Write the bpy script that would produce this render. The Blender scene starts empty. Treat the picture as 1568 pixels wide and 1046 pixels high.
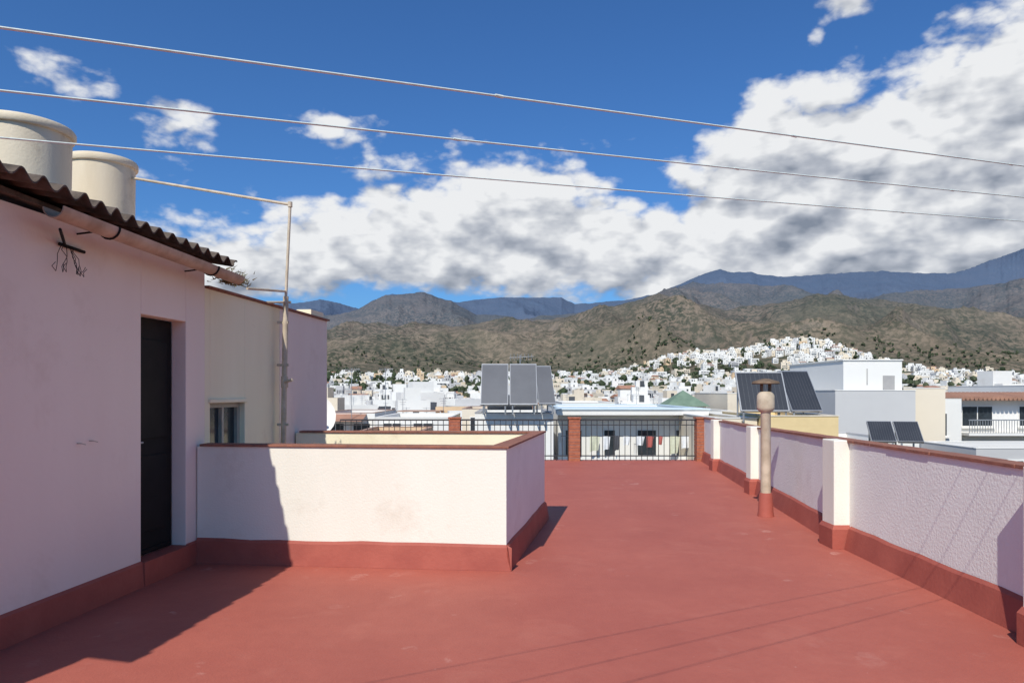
import bpy, math, random
import numpy as np
from mathutils import Vector, Matrix, noise
random.seed(7)
scene=bpy.context.scene
# ------------------------------------------------------------------ helpers
def link(o):
    scene.collection.objects.link(o); return o
MATS={}
def mat(name,c1,c2=None,scale=3.0,rough=0.85,bump=0.0,bscale=40.0,detail=5,spec=0.3,metal=0.0,c3=None,s3=0.6,streak=False,bd=.01):
    m=bpy.data.materials.new(name); m.use_nodes=True
    nt=m.node_tree; b=nt.nodes['Principled BSDF']
    b.inputs['Roughness'].default_value=rough
    b.inputs['Metallic'].default_value=metal
    b.inputs['Specular IOR Level'].default_value=spec
    tc=nt.nodes.new('ShaderNodeTexCoord'); src=tc.outputs['Object']
    if c2 is None: c2=tuple(x*0.85 for x in c1)
    n=nt.nodes.new('ShaderNodeTexNoise'); n.inputs['Scale'].default_value=scale; n.inputs['Detail'].default_value=detail
    n.inputs['Roughness'].default_value=0.62
    if streak:
        mp=nt.nodes.new('ShaderNodeMapping'); mp.inputs['Scale'].default_value=(1,1,0.18)
        nt.links.new(src,mp.inputs['Vector']); nt.links.new(mp.outputs[0],n.inputs['Vector'])
    else: nt.links.new(src,n.inputs['Vector'])
    r=nt.nodes.new('ShaderNodeValToRGB')
    r.color_ramp.elements[0].position=0.32; r.color_ramp.elements[1].position=0.68
    r.color_ramp.elements[0].color=(*c2,1); r.color_ramp.elements[1].color=(*c1,1)
    nt.links.new(n.outputs['Fac'],r.inputs['Fac'])
    out=r.outputs['Color']
    if c3 is not None:
        n3=nt.nodes.new('ShaderNodeTexNoise'); n3.inputs['Scale'].default_value=s3; n3.inputs['Detail'].default_value=8
        n3.inputs['Roughness'].default_value=.7
        nt.links.new(src,n3.inputs['Vector'])
        r3=nt.nodes.new('ShaderNodeValToRGB'); r3.color_ramp.elements[0].position=0.56; r3.color_ramp.elements[1].position=0.76
        nt.links.new(n3.outputs['Fac'],r3.inputs['Fac'])
        mx=nt.nodes.new('ShaderNodeMix'); mx.data_type='RGBA'
        nt.links.new(r3.outputs['Color'],mx.inputs['Factor']); nt.links.new(out,mx.inputs['A']); mx.inputs['B'].default_value=(*c3,1)
        out=mx.outputs['Result']
    nt.links.new(out,b.inputs['Base Color'])
    if bump>0:
        n2=nt.nodes.new('ShaderNodeTexNoise'); n2.inputs['Scale'].default_value=bscale; n2.inputs['Detail'].default_value=4
        nt.links.new(src,n2.inputs['Vector'])
        bp=nt.nodes.new('ShaderNodeBump'); bp.inputs['Strength'].default_value=bump; bp.inputs['Distance'].default_value=bd
        nt.links.new(n2.outputs['Fac'],bp.inputs['Height']); nt.links.new(bp.outputs[0],b.inputs['Normal'])
    MATS[name]=m; return m

class MB:
    def __init__(s): s.v=[]; s.f=[]; s.m=[]
    def add(s,vs,fs,mi=0):
        o=len(s.v); s.v+= [tuple(p) for p in vs]
        for f in fs: s.f.append(tuple(i+o for i in f)); s.m.append(mi)
    def box(s,x0,x1,y0,y1,z0,z1,mi=0):
        s.add([(x0,y0,z0),(x1,y0,z0),(x1,y1,z0),(x0,y1,z0),(x0,y0,z1),(x1,y0,z1),(x1,y1,z1),(x0,y1,z1)],
              [(0,3,2,1),(4,5,6,7),(0,1,5,4),(1,2,6,5),(2,3,7,6),(3,0,4,7)],mi)
    def rbox(s,cx,cy,w,d,z0,z1,a,mi=0,rmi=None):
        c,sn=math.cos(a),math.sin(a); P=[]
        for z in (z0,z1):
            for dx,dy in ((-w/2,-d/2),(w/2,-d/2),(w/2,d/2),(-w/2,d/2)):
                P.append((cx+dx*c-dy*sn,cy+dx*sn+dy*c,z))
        s.add(P,[(0,1,5,4),(1,2,6,5),(2,3,7,6),(3,0,4,7)],mi)
        o=len(s.v)-8; s.f.append((o+4,o+5,o+6,o+7)); s.m.append(mi if rmi is None else rmi)
    def prism(s,pts,z0,z1,mi=0):
        n=len(pts)
        if isinstance(z1,(int,float)): z1=[z1]*n
        if isinstance(z0,(int,float)): z0=[z0]*n
        s.add([(p[0],p[1],z0[i]) for i,p in enumerate(pts)]+[(p[0],p[1],z1[i]) for i,p in enumerate(pts)],
              [tuple(range(n))[::-1],tuple(range(n,2*n))]+[(i,(i+1)%n,(i+1)%n+n,i+n) for i in range(n)],mi)
    def cyl(s,p0,p1,r0,r1=None,n=12,mi=0,cap=True):
        if r1 is None: r1=r0
        p0=Vector(p0);p1=Vector(p1); d=(p1-p0).normalized()
        a=Vector((0,0,1)) if abs(d.z)<.9 else Vector((1,0,0))
        x=d.cross(a).normalized(); y=d.cross(x)
        vs=[]
        for p,r in((p0,r0),(p1,r1)):
            for i in range(n):
                t=2*math.pi*i/n; vs.append(p+x*math.cos(t)*r+y*math.sin(t)*r)
        fs=[(i,(i+1)%n,(i+1)%n+n,i+n) for i in range(n)]
        if cap: fs+= [tuple(range(n))[::-1],tuple(range(n,2*n))]
        s.add(vs,fs,mi)
    def lathe(s,cx,cy,prof,n=32,mi=0):
        vs=[];fs=[]
        for r,z in prof:
            for i in range(n):
                t=2*math.pi*i/n; vs.append((cx+r*math.cos(t),cy+r*math.sin(t),z))
        for k in range(len(prof)-1):
            for i in range(n): fs.append((k*n+i,k*n+(i+1)%n,(k+1)*n+(i+1)%n,(k+1)*n+i))
        fs.append(tuple(range((len(prof)-1)*n,len(prof)*n)))
        s.add(vs,fs,mi)
    def build(s,name,mats,parent=None,smooth=False,bevel=0,loc=None,rz=0):
        me=bpy.data.meshes.new(name); me.from_pydata(s.v,[],s.f)
        for m in mats: me.materials.append(m)
        me.polygons.foreach_set('material_index',s.m)
        me.update()
        import bmesh
        if len(s.f)<60000:
            bm=bmesh.new(); bm.from_mesh(me); bmesh.ops.recalc_face_normals(bm,faces=bm.faces); bm.to_mesh(me); bm.free()
        if smooth:
            me.polygons.foreach_set('use_smooth',[True]*len(me.polygons))
            try: me.set_sharp_from_angle(angle=math.radians(38))
            except Exception: pass
        o=link(bpy.data.objects.new(name,me))
        if bevel:
            b=o.modifiers.new('bev','BEVEL'); b.width=bevel; b.segments=2; b.limit_method='ANGLE'
        if loc: o.location=loc
        o.rotation_euler[2]=rz
        if parent: o.parent=parent
        return o
# ------------------------------------------------------------------ materials
M_white=mat('plaster_white',(.81,.78,.675),(.765,.73,.625),1.6,bump=.25,bscale=60,streak=True,c3=(.66,.60,.49),s3=1.1)
M_rough=mat('plaster_rough_white',(.84,.84,.78),(.77,.765,.71),1.6,bump=.42,bscale=45,c3=(.68,.65,.59),s3=.9)
M_pink=mat('plaster_pinkish',(.84,.735,.635),(.80,.685,.585),.9,bump=.3,bscale=26,streak=True,c3=(.70,.58,.48),s3=.8)
M_cream=mat('plaster_cream',(.86,.79,.57),(.80,.72,.50),1.4,bump=.2,bscale=40,streak=True,c3=(.62,.53,.37),s3=.9)
M_skirt=mat('red_skirting_paint',(.38,.10,.070),(.31,.075,.054),3,rough=.7,bump=.3,bscale=30)
M_cap=mat('terracotta_cap',(.34,.14,.09),(.20,.09,.065),9,rough=.8,bump=.4)
M_dark=mat('dark_metal',(.014,.013,.012),(.009,.009,.008),6,rough=.7,spec=.2)
M_rail=mat('railing_iron',(.05,.05,.055),(.03,.03,.03),20,rough=.5)
M_brick=mat('brick_red',(.42,.15,.08),(.28,.09,.05),14,bump=.5)
M_gutter=mat('gutter_tan',(.54,.43,.33),(.34,.25,.18),5,rough=.6,bump=.2)
M_corr=mat('fibre_cement_dark',(.15,.115,.09),(.06,.045,.035),8,rough=.95,bump=.6)
M_tank=mat('tank_cream',(.78,.67,.50),(.66,.55,.39),2.2,rough=.8,bump=.25,streak=True,c3=(.46,.37,.26),s3=1.5)
M_pipe=mat('pipe_cream',(.62,.52,.39),(.42,.34,.24),6,rough=.6)
M_wire=mat('wire_cord',(.62,.70,.66),(.50,.55,.50),60,rough=.7)
M_glass=mat('window_glass',(.04,.05,.06),(.02,.025,.03),3,rough=.12,spec=.6)
M_glassd=mat('town_window_dark',(.11,.115,.12),(.05,.055,.06),.2,rough=.5)
M_frame=mat('window_frame_grey',(.42,.40,.33),(.33,.31,.26),6,rough=.5)
M_tile=mat('roof_tile',(.44,.23,.15),(.30,.16,.11),1.2,bump=.6,bscale=6)
M_grey=mat('concrete_grey',(.42,.40,.38),(.32,.31,.30),1.5,bump=.3)
M_panel=mat('solar_panel_grey',(.15,.15,.155),(.115,.115,.12),.6,rough=.35,spec=.5)
M_panelb=mat('solar_panel_dark',(.045,.048,.055),(.03,.033,.04),.6,rough=.35,spec=.4)
M_alu=mat('aluminium',(.45,.45,.45),(.38,.38,.38),5,rough=.4,metal=.6)
M_yel=mat('wall_yellow',(.74,.57,.30),(.66,.50,.26),1.5)
M_townw=mat('town_white',(.80,.78,.73),(.71,.69,.64),.12,rough=.9,c3=(.62,.58,.52),s3=.25)
M_townc=mat('town_cream',(.74,.65,.51),(.66,.57,.44),.15,rough=.9,c3=(.54,.46,.36),s3=.25)
M_towny=mat('town_ochre',(.70,.52,.33),(.60,.44,.28),.15,rough=.9,c3=(.5,.38,.25),s3=.25)
M_towng=mat('town_grey',(.55,.54,.52),(.46,.45,.44),.15,rough=.9)
M_bluer=mat('roof_pale_blue',(.62,.72,.76),(.52,.62,.68),.8,rough=.6)
M_green=mat('roof_green',(.18,.25,.18),(.12,.18,.13),2)
# floor
M_floor=bpy.data.materials.new('terrace_red_paint'); M_floor.use_nodes=True
nt=M_floor.node_tree; b=nt.nodes['Principled BSDF']; b.inputs['Roughness'].default_value=.62; b.inputs['Specular IOR Level'].default_value=.3
tc=nt.nodes.new('ShaderNodeTexCoord')
def nz(scale,detail=6,rough=.6,dist=0):
    n=nt.nodes.new('ShaderNodeTexNoise'); n.inputs['Scale'].default_value=scale; n.inputs['Detail'].default_value=detail
    n.inputs['Roughness'].default_value=rough; n.inputs['Distortion'].default_value=dist
    nt.links.new(tc.outputs['Object'],n.inputs['Vector']); return n.outputs['Fac']
def ramp(src,p0,p1,c0,c1):
    r=nt.nodes.new('ShaderNodeValToRGB'); e=r.color_ramp.elements
    e[0].position=p0;e[1].position=p1;e[0].color=(*c0,1);e[1].color=(*c1,1); nt.links.new(src,r.inputs['Fac']); return r.outputs['Color']
def mix(f,a,bb):
    m=nt.nodes.new('ShaderNodeMix'); m.data_type='RGBA'
    for s,v in(('Factor',f),('A',a),('B',bb)):
        if isinstance(v,bpy.types.NodeSocket): nt.links.new(v,m.inputs[s])
        else: m.inputs[s].default_value=(*v,1) if isinstance(v,tuple) else v
    return m.outputs['Result']
def mth(op,a,bb=None,clamp=False):
    m=nt.nodes.new('ShaderNodeMath'); m.operation=op; m.use_clamp=clamp
    for i,v in enumerate((a,bb)):
        if v is None: continue
        if isinstance(v,bpy.types.NodeSocket): nt.links.new(v,m.inputs[i])
        else: m.inputs[i].default_value=v
    return m.outputs[0]
base=ramp(nz(.8,8,.65),.3,.7,(.36,.094,.066),(.43,.122,.084))
base=mix(mth('MULTIPLY',ramp(nz(9,7,.7),.45,.7,(0,0,0),(1,1,1)),.28),base,(.32,.085,.06))
base=mix(mth('MULTIPLY',ramp(nz(1.7,6,.65,.6),.54,.70,(0,0,0),(1,1,1)),.35),base,(.48,.165,.115))
wv=nt.nodes.new('ShaderNodeTexNoise'); wv.inputs['Scale'].default_value=6; wv.inputs['Detail'].default_value=4
nt.links.new(tc.outputs['Object'],wv.inputs['Vector'])
wa=nt.nodes.new('ShaderNodeVectorMath'); wa.operation='SCALE'; nt.links.new(wv.outputs['Color'],wa.inputs[0]); wa.inputs['Scale'].default_value=.30
wb=nt.nodes.new('ShaderNodeVectorMath'); wb.operation='ADD'; nt.links.new(tc.outputs['Object'],wb.inputs[0]); nt.links.new(wa.outputs[0],wb.inputs[1])
brk=ramp(nz(15,6,.7),.42,.56,(0,0,0),(1,1,1))
zone=ramp(nz(.45,3,.6),.44,.58,(0,0,0),(1,1,1))
for vs_,th in((2.6,.42),(4.3,.50)):
    vor=nt.nodes.new('ShaderNodeTexVoronoi'); vor.inputs['Scale'].default_value=vs_; vor.inputs['Randomness'].default_value=1
    nt.links.new(wb.outputs[0],vor.inputs['Vector'])
    sx_=nt.nodes.new('ShaderNodeSeparateXYZ'); nt.links.new(vor.outputs['Color'],sx_.inputs[0])
    rad=mth('MAXIMUM',mth('MULTIPLY',mth('SUBTRACT',sx_.outputs['X'],th),.55),0.0)
    blot=mth('MULTIPLY',mth('SUBTRACT',rad,vor.outputs['Distance']),16.0,True)
    base=mix(mth('MULTIPLY',mth('MULTIPLY',mth('MULTIPLY',blot,brk),zone),mth('MULTIPLY',sx_.outputs['Y'],.55)),base,(.60,.33,.27))
base=mix(mth('MULTIPLY',ramp(nz(24,4,.6),.70,.73,(0,0,0),(1,1,1)),.4),base,(.62,.33,.27))
nt.links.new(base,b.inputs['Base Color'])
bp=nt.nodes.new('ShaderNodeBump'); bp.inputs['Strength'].default_value=.35; bp.inputs['Distance'].default_value=.01
nt.links.new(mth('ADD',nz(60,4),mth('MULTIPLY',nz(3,4),2.0)),bp.inputs['Height']); nt.links.new(bp.outputs[0],b.inputs['Normal'])

# ------------------------------------------------------------------ terrace block (building we stand on)
mb=MB()
poly=[(-8,-4),(3.52,-4),(3.60,7.55),(4.66,16.95),(-8,16.95)]
mb.prism(poly,-12,-0.1,1)
mb.prism(poly,-0.0999,0,0)
mb.build('terrace_floor',[M_floor,M_townw])

# ------------------------------------------------------------------ left house
PW=(-2.95,6.9,0); RZ=-math.atan(.1)
root=link(bpy.data.objects.new('rooftop_stair_house',None)); root.location=PW; root.rotation_euler[2]=RZ
T=.14
mb=MB()
mb.box(-T,0,-5.25,-1.0,0,2.80,0)
mb.box(-T,0,-1.0,-.33,2.24,2.80,0)
mb.box(-T,0,-.33,0,0,2.78,0)
mb.box(-4,-T,-5.25,-5.11,0,2.8,0)
mb.box(-4,-T,-.14,0,0,2.78,0)
mb.box(-4.14,-4,-5.25,0,0,2.8,0)
mb.build('walls_pink',[M_pink],root,bevel=.006)
mb=MB()
mb.box(-T,-.002,0.001,.10,0,2.6,0); mb.box(-T,-.002,.82,1.71,0,2.6,0)
mb.box(-T,-.002,.10,.82,1.49,2.6,0); mb.box(-T,-.002,.10,.82,0,.95,0)
mb.box(-T,.02,.07,.85,1.49,1.53,0); mb.box(-.05,.045,.06,.86,.90,.948,0)
mb.build('walls_cream',[M_cream],root,bevel=.006)
mb=MB()
mb.box(-T,0,1.711,3.3,0,2.6,0); mb.box(-4.1,-T,3.16,3.3,0,2.6,0); mb.box(-4.1,-3.96,0.01,3.16,0,2.6,0)
mb.box(-3.96,-T,0.001,3.16,2.45,2.56,0)
mb.build('walls_rear',[M_pink],root,bevel=.006)
mb=MB()
mb.box(-.2,.03,0.03,3.33,2.602,2.625,0)
mb.box(-.2,.0,2.7,3.15,2.626,2.70,1)
mb.build('parapet_cap',[M_cap,M_cream],root)
mb=MB()
def skirt(mb,y0,y1,x=0,h=.21,t=.03):
    mb.add([(x+.001,y0,0),(x+t,y0,0.001),(x+t*.6,y0,h-.02),(x+.001,y0,h),(x+.001,y1,0),(x+t,y1,0.001),(x+t*.6,y1,h-.02),(x+.001,y1,h)],
           [(0,1,2,3),(7,6,5,4),(1,5,6,2),(2,6,7,3),(0,4,5,1)],0)
skirt(mb,-5.25,-1.0); skirt(mb,-.33,0.02)
mb.box(-T,.035,-1.0,-.33,0,.2,0)
mb.build('skirting',[M_skirt],root)
mb=MB() # door
mb.box(-.20,-T-.002,-1.0,-.33,.2,2.24,0)
mb.box(-.135,-.115,-.96,-.37,.22,.25,0)
for z0,z1 in((.4,1.05),(1.2,2.05)):
    mb.box(-T-.001,-.125,-.90,-.43,z0,z1,0)
mb.box(-.135,-.09,-.93,-.90,1.1,1.22,1); mb.cyl((-.10,-.915,1.17),(-.10,-.82,1.17),.009,n=8,mi=1)
mb.build('door',[M_dark,M_alu],root,bevel=.004)
mb=MB() # window
mb.box(-.12,-.10,.10,.82,.95,1.49,1)
for a,bq in((.10,.15),(.44,.48),(.77,.82)): mb.box(-.099,-.06,a,bq,.95,1.49,0)
mb.box(-.098,-.061,.15,.77,1.44,1.488,0); mb.box(-.098,-.061,.15,.77,.952,.99,0)
mb.build('window',[M_frame,M_glass],root)
# corrugated roof
mb=MB()
n=380; y0,y1=-5.38,.06
vs=[];xs=[.29,-1.2,-2.7,-4.3]
for k,x in enumerate(xs):
    for i in range(n+1):
        y=y0+(y1-y0)*i/n
        zb=2.83+ (y1-y)*.030 + (.29-x)*.17
        z=zb+.032*math.sin(2*math.pi*y/.177)+(.006*noise.noise(Vector((y*9,k,0))))
        jag=.018*noise.noise(Vector((y*6,0,3)))+(.012*(int((y+9)/.9)%2)) if k==0 else 0
        vs.append((x+jag,y,z))
N=len(vs)
vs+=[(a,bq,c-.012) for a,bq,c in vs]
fs=[]
for k in range(len(xs)-1):
    for i in range(n):
        a=k*(n+1)+i; bq=a+1; c=a+n+2; d=a+n+1
        fs.append((a,bq,c,d)); fs.append((a+N,d+N,c+N,bq+N))
for i in range(n): fs.append((i,i+N,i+1+N,i+1))
mb.add(vs,fs)
mb.build('corrugated_roof',[M_corr],root,smooth=True)
mb=MB()
mb.prism([(-4.2,-5.28),(.06,-5.28),(.06,0.02),(-4.2,0.02)],[3.60,2.92,2.76,3.44],[3.68,2.955,2.79,3.52],0)
mb.build('roof_deck',[M_corr],root)
# gutter
mb=MB()
def gut(y0,y1,z0,z1,x=.25,r=.075,n=10):
    vs=[];fs=[]
    for y,z in((y0,z0),(y1,z1)):
        for rr in(r,r-.008):
            for i in range(n+1):
                t=math.pi+math.pi*i/n; vs.append((x+rr*math.cos(t),y,z+rr*math.sin(t)))
    q=n+1
    for i in range(n):
        fs.append((i,i+1,2*q+i+1,2*q+i)); fs.append((q+i,3*q+i,3*q+i+1,q+i+1))
        fs.append((i,q+i,q+i+1,i+1)); fs.append((2*q+i,2*q+i+1,3*q+i+1,3*q+i))
    fs.append((0,2*q,3*q,q)); fs.append((n,q+n,3*q+n,2*q+n))
    mb.add(vs,fs)
gut(-2.3,.16,2.785,2.725)
for y in(-1.75,-.35):
    z=2.785-(y+2.3)*.024
    for i in range(8):
        t0=math.pi+math.pi*i/8;t1=math.pi+math.pi*(i+1)/8;r=.081
        mb.cyl((.25+r*math.cos(t0),y,z+r*math.sin(t0)),(.25+r*math.cos(t1),y,z+r*math.sin(t1)),.008,n=6,mi=1)
    mb.cyl((.20,y,z-.02),(0,y,z-.04),.007,n=6,mi=1)
mb.build('gutter',[M_gutter,M_dark],root,smooth=True)
mb=MB() # loose wires
for k in range(7):
    p=Vector((.04,-1.95+k*.02,2.62))
    for i in range(7):
        w=p+Vector((random.uniform(-.005,.02),random.uniform(-.04,.04),-.04 if i<5 else .03))
        mb.cyl(p,w,.0022,n=5); p=w
mb.cyl((.22,-2.2,2.66),(.02,-1.9,2.63),.010,n=6)
mb.cyl((.02,-1.95,2.62),(.02,-1.7,2.61),.012,n=6)
mb.build('loose_cables',[M_dark],root)
mb=MB() # roof weeds
for k in range(420):
    p=Vector((random.gauss(.16,.06),random.gauss(.24,.11),2.66+abs(random.gauss(0,.06))))
    d=Vector((random.gauss(0,1),random.gauss(0,1),random.gauss(.6,.8))).normalized()*.055
    s=d.cross(Vector((random.random(),random.random(),.3))).normalized()*.007
    mb.add([p-s,p+s,p+d],[(0,1,2)])
M_weed=mat('weed_leaf',(.16,.17,.07),(.22,.15,.08),12)
mb.build('roof_weeds',[M_weed],root)
mb=MB()
for y,z in((-1.75,1.23),(-1.62,1.24)):
    mb.cyl((0,y,z),(.03,y,z),.004,n=6); mb.cyl((.03,y,z),(.03,y+.05,z-.012),.003,n=6)
mb.build('wall_hooks',[M_frame],root)

# tanks
for nm,x,y,r,z0,z1 in(('water_tank',-5.12,7.5,.47,2.95,4.36),('water_tank.001',-5.17,9.05,.395,2.95,4.50)):
    mb=MB()
    mb.lathe(x,y,[(r*.90,z0),(r*.93,z0+.3),(r*.97,z1-.10),(r*.97,z1-.09),(r*1.03,z1-.085),(r*1.05,z1-.07),(r*1.05,z1-.02),(r*1.02,z1),(r*.7,z1+.02),(r*.2,z1+.03)],48)
    mb.box(x-r*.9,x+r*.9,y-r*.9,y+r*.9,2.45,z0,1)
    mb.build(nm,[M_tank,M_grey],smooth=True)
# pipes
mb=MB()
mb.cyl((-2.69,8.45,.95),(-2.66,8.45,2.72),.032,n=12)
mb.cyl((-2.66,8.45,2.72),(-2.61,8.45,3.80),.017,n=10)
mb.cyl((-2.61,8.45,3.80),(-4.78,9.05,4.29),.017,n=10)
mb.cyl((-2.82,7.65,2.70),(-2.66,8.45,2.78),.014,n=8)
mb.cyl((-2.80,8.2,2.62),(-2.62,8.5,2.66),.014,n=8)
mb.cyl((-2.61,8.45,3.77),(-2.61,8.45,3.83),.026,n=10)
mb.cyl((-2.675,8.45,1.65),(-2.675,8.45,1.78),.042,n=12)
for z in(1.2,1.9,2.4): mb.box(-2.76,-2.63,8.43,8.47,z,z+.03)
mb.cyl((-2.66,8.42,1.72),(-2.56,8.38,1.74),.018,n=8)
mb.build('water_pipe',[M_pipe],smooth=True)

# ------------------------------------------------------------------ low walled shaft
def wallseg(mb,p0,p1,t,z0,z1,mi=0,side=1):
    p0=Vector(p0);p1=Vector(p1);d=(p1-p0).normalized();nrm=Vector((-d.y,d.x))*t*side
    za,zb=z1 if isinstance(z1,tuple) else (z1,z1)
    ya,yb=z0 if isinstance(z0,tuple) else (z0,z0)
    mb.prism([p0,p1,p1+nrm,p0+nrm],[ya,yb,yb,ya],[za,zb,zb,za],mi)
def skirtseg(mb,p0,p1,h,t,side=-1,e0=0,e1=0,mi=0,z0=0.001):
    p0=Vector(p0);p1=Vector(p1);d=(p1-p0).normalized();nr=Vector((-d.y,d.x))*side
    segs=max(1,int((p1-p0).length/.25)); R=[]
    for i in range(segs+1):
        q=p0+(p1-p0)*i/segs; hh=h+random.uniform(-.008,.008)
        q2=q+d*(-e0 if i==0 else (e1 if i==segs else 0))
        R.append([(q.x+nr.x*.001,q.y+nr.y*.001,z0),(q2.x+nr.x*t,q2.y+nr.y*t,z0),(q2.x+nr.x*t*.35,q2.y+nr.y*t*.35,hh-.025),(q.x+nr.x*.001,q.y+nr.y*.001,hh)])
    vs=[v for r in R for v in r]; fs=[]
    for i in range(segs):
        for k in range(4): fs.append((i*4+k,i*4+(k+1)%4,i*4+4+(k+1)%4,i*4+4+k))
    fs.append((0,1,2,3)); fs.append(tuple(segs*4+k for k in(3,2,1,0)))
    mb.add(vs,fs,mi)
A=(-2.955,6.74);B=(-.05,6.46);C=(.41,9.03);D=(-2.72,9.16)
root2=link(bpy.data.objects.new('lightwell_parapet_wall',None))
mb=MB()
i=.13
mb.prism([A,B,(B[0]-.13+.02,B[1]+i+.013),(A[0]+.01,A[1]+i)],0,1.09,0)
mb.prism([(B[0],B[1]),C,(C[0]-.13,C[1]-.11),(B[0]-.11,B[1]+i+.013)],0,1.088,2)
mb.prism([C,D,(D[0],D[1]-i),(C[0]-.13,C[1]-.12)],0,1.086,1)
mb.build('walls',[M_white,M_cream,M_rough],root2,bevel=.004)
mb=MB()
o=.02
mb.prism([(A[0]+.03,A[1]-o),(B[0]+o,B[1]-o),(B[0]-.13,B[1]+i+o),(A[0]+.04,A[1]+i+o)],1.0905,1.112,0)
mb.prism([(B[0]+o+.002,B[1]-o+.001),(C[0]+o,C[1]+o),(C[0]-.15,C[1]-.14),(B[0]-.128,B[1]+i+o)],1.0895,1.111,0)
mb.prism([(C[0]+o-.003,C[1]+o+.002),(D[0]+.05,D[1]+o),(D[0]+.05,D[1]-i-o),(C[0]-.152,C[1]-.142)],1.0875,1.110,0)
mb.build('cap_tiles',[M_cap],root2,bevel=.004)
mb=MB()
skirtseg(mb,A,B,.23,.05,-1,0,.05); skirtseg(mb,B,C,.23,.05,-1,.05,.05)
mb.build('skirting',[M_skirt],root2)

# ------------------------------------------------------------------ right parapet
root3=link(bpy.data.objects.new('parapet_wall',None))
P0=(3.30,-3.9);P1=(3.45,7.55);P2=(3.87,11.4);P3=(4.24,14.8);P4=(4.45,16.7)
mb=MB()
for a,bq,za,zb in((P0,P1,1.10,1.08),(P1,P2,1.08,1.02),(P2,P3,1.02,.99),(P3,P4,.99,.98)):
    wallseg(mb,a,bq,.14,0,(za,zb),0,-1)
mb.build('walls',[M_rough],root3)
mb=MB()
for a,bq,za,zb in((P0,P1,1.10,1.08),(P1,P2,1.08,1.02),(P2,P3,1.02,.99),(P3,P4,.99,.98)):
    a=Vector(a)+Vector((-.02,0)); bb2=Vector(bq)+Vector((-.02,0)); L_=(bb2-a).length; nt_=max(1,int(L_/.33))
    for q in range(nt_):
        pa=a.lerp(bb2,q/nt_+.002/L_); pb=a.lerp(bb2,(q+1)/nt_-.002/L_); sh=random.uniform(-.004,.004)
        z_a=za+(zb-za)*q/nt_; z_b=za+(zb-za)*(q+1)/nt_; dz=random.uniform(0,.004)
        pa=pa+Vector((sh,0)); pb=pb+Vector((sh,0))
        wallseg(mb,pa,pb,.18,(z_a+.001,z_b+.001),(z_a+.024+dz,z_b+.024+dz),0,-1)
mb.build('cap_tiles',[M_cap],root3,bevel=.003)
mb=MB(); ms=MB()
def pil(x,y,w,d,h):
    mb.box(x-d,x+.05,y-w,y,0,h)
    ms.prism([(x-d-.03,y-w-.03),(x+.04,y-w-.03),(x+.04,y+.01),(x-d-.03,y+.01)],0.001,.2)
    ms.add([(x-d-.03,y-w-.03,.2),(x,y-w-.03,.2),(x,y+.01,.2),(x-d-.03,y+.01,.2),(x-d-.002,y-w-.002,.24),(x,y-w-.002,.24),(x,y,.24),(x-d-.002,y,.24)],
           [(0,1,5,4),(3,0,4,7),(2,3,7,6),(4,5,6,7)])
pil(3.46,7.62,.28,.17,1.105); pil(3.86,11.45,.22,.13,1.055); pil(4.22,14.8,.22,.13,1.03); pil(3.41,4.56,.28,.17,1.13)
mb.build('piers',[M_white],root3,bevel=.01)
for a,bq in((P0,(3.446,7.3)),(P1,P2),(P2,P3),(P3,P4)): skirtseg(ms,a,bq,.235,.07,1)
ms.build('skirting',[M_skirt],root3)

# ------------------------------------------------------------------ vent pipe
mb=MB(); x,y=3.27,9.26
mb.lathe(x,y,[(.105,0.001),(.095,.06),(.085,.27),(.075,.30),(.067,.302)],24,1)
mb.lathe(x,y,[(.064,.28),(.062,1.33),(.068,1.34),(.105,1.37),(.112,1.40),(.108,1.55),(.085,1.60),(.075,1.605)],24,0)
for k in range(4):
    t=k*math.pi/2+.6; mb.box(x+.07*math.cos(t)-.01,x+.07*math.cos(t)+.01,y+.07*math.sin(t)-.01,y+.07*math.sin(t)+.01,1.59,1.71,2)
mb.lathe(x,y,[(.17,1.70),(.175,1.71),(.16,1.735),(.05,1.765),(.01,1.77)],24,2)
mb.build('vent_pipe',[M_pipe,M_skirt,mat('vent_cap_brown',(.22,.15,.10),(.12,.08,.05),12)],smooth=True)

# ------------------------------------------------------------------ railing + brick piers
mb=MB()
Yr=16.72
def rail(x0,x1):
    mb.box(x0,x1,Yr-.02,Yr+.02,.93,.965); mb.box(x0,x1,Yr-.012,Yr+.012,.10,.125); mb.box(x0,x1,Yr-.012,Yr+.012,.82,.84)
    nn=int((x1-x0)/.125)
    for k in range(nn+1):
        xx=x0+(x1-x0)*k/nn; mb.cyl((xx,Yr,.0),(xx,Yr,.93),.0085,n=5)
rail(-4.0,-1.47); rail(-1.19,1.30); rail(1.59,4.32)
mb.build('terrace_railing',[M_rail])
for k,x in enumerate((-1.33,1.445,4.40)):
    mb=MB()
    for j in range(13):
        s=.002*(j%2); mb.box(x-.13+s,x+.13-s,Yr-.13+s,Yr+.13-s,j*.075+.0005,j*.075+.066,0)
        if j<12: mb.box(x-.122,x+.122,Yr-.122,Yr+.122,j*.075+.0655,j*.075+.0755,1)
    mb.box(x-.15,x+.15,Yr-.15,Yr+.15,.976,1.01,0)
    mb.build('brick_pier' if k==0 else 'brick_pier.%03d'%k,[M_brick,M_grey])

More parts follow.
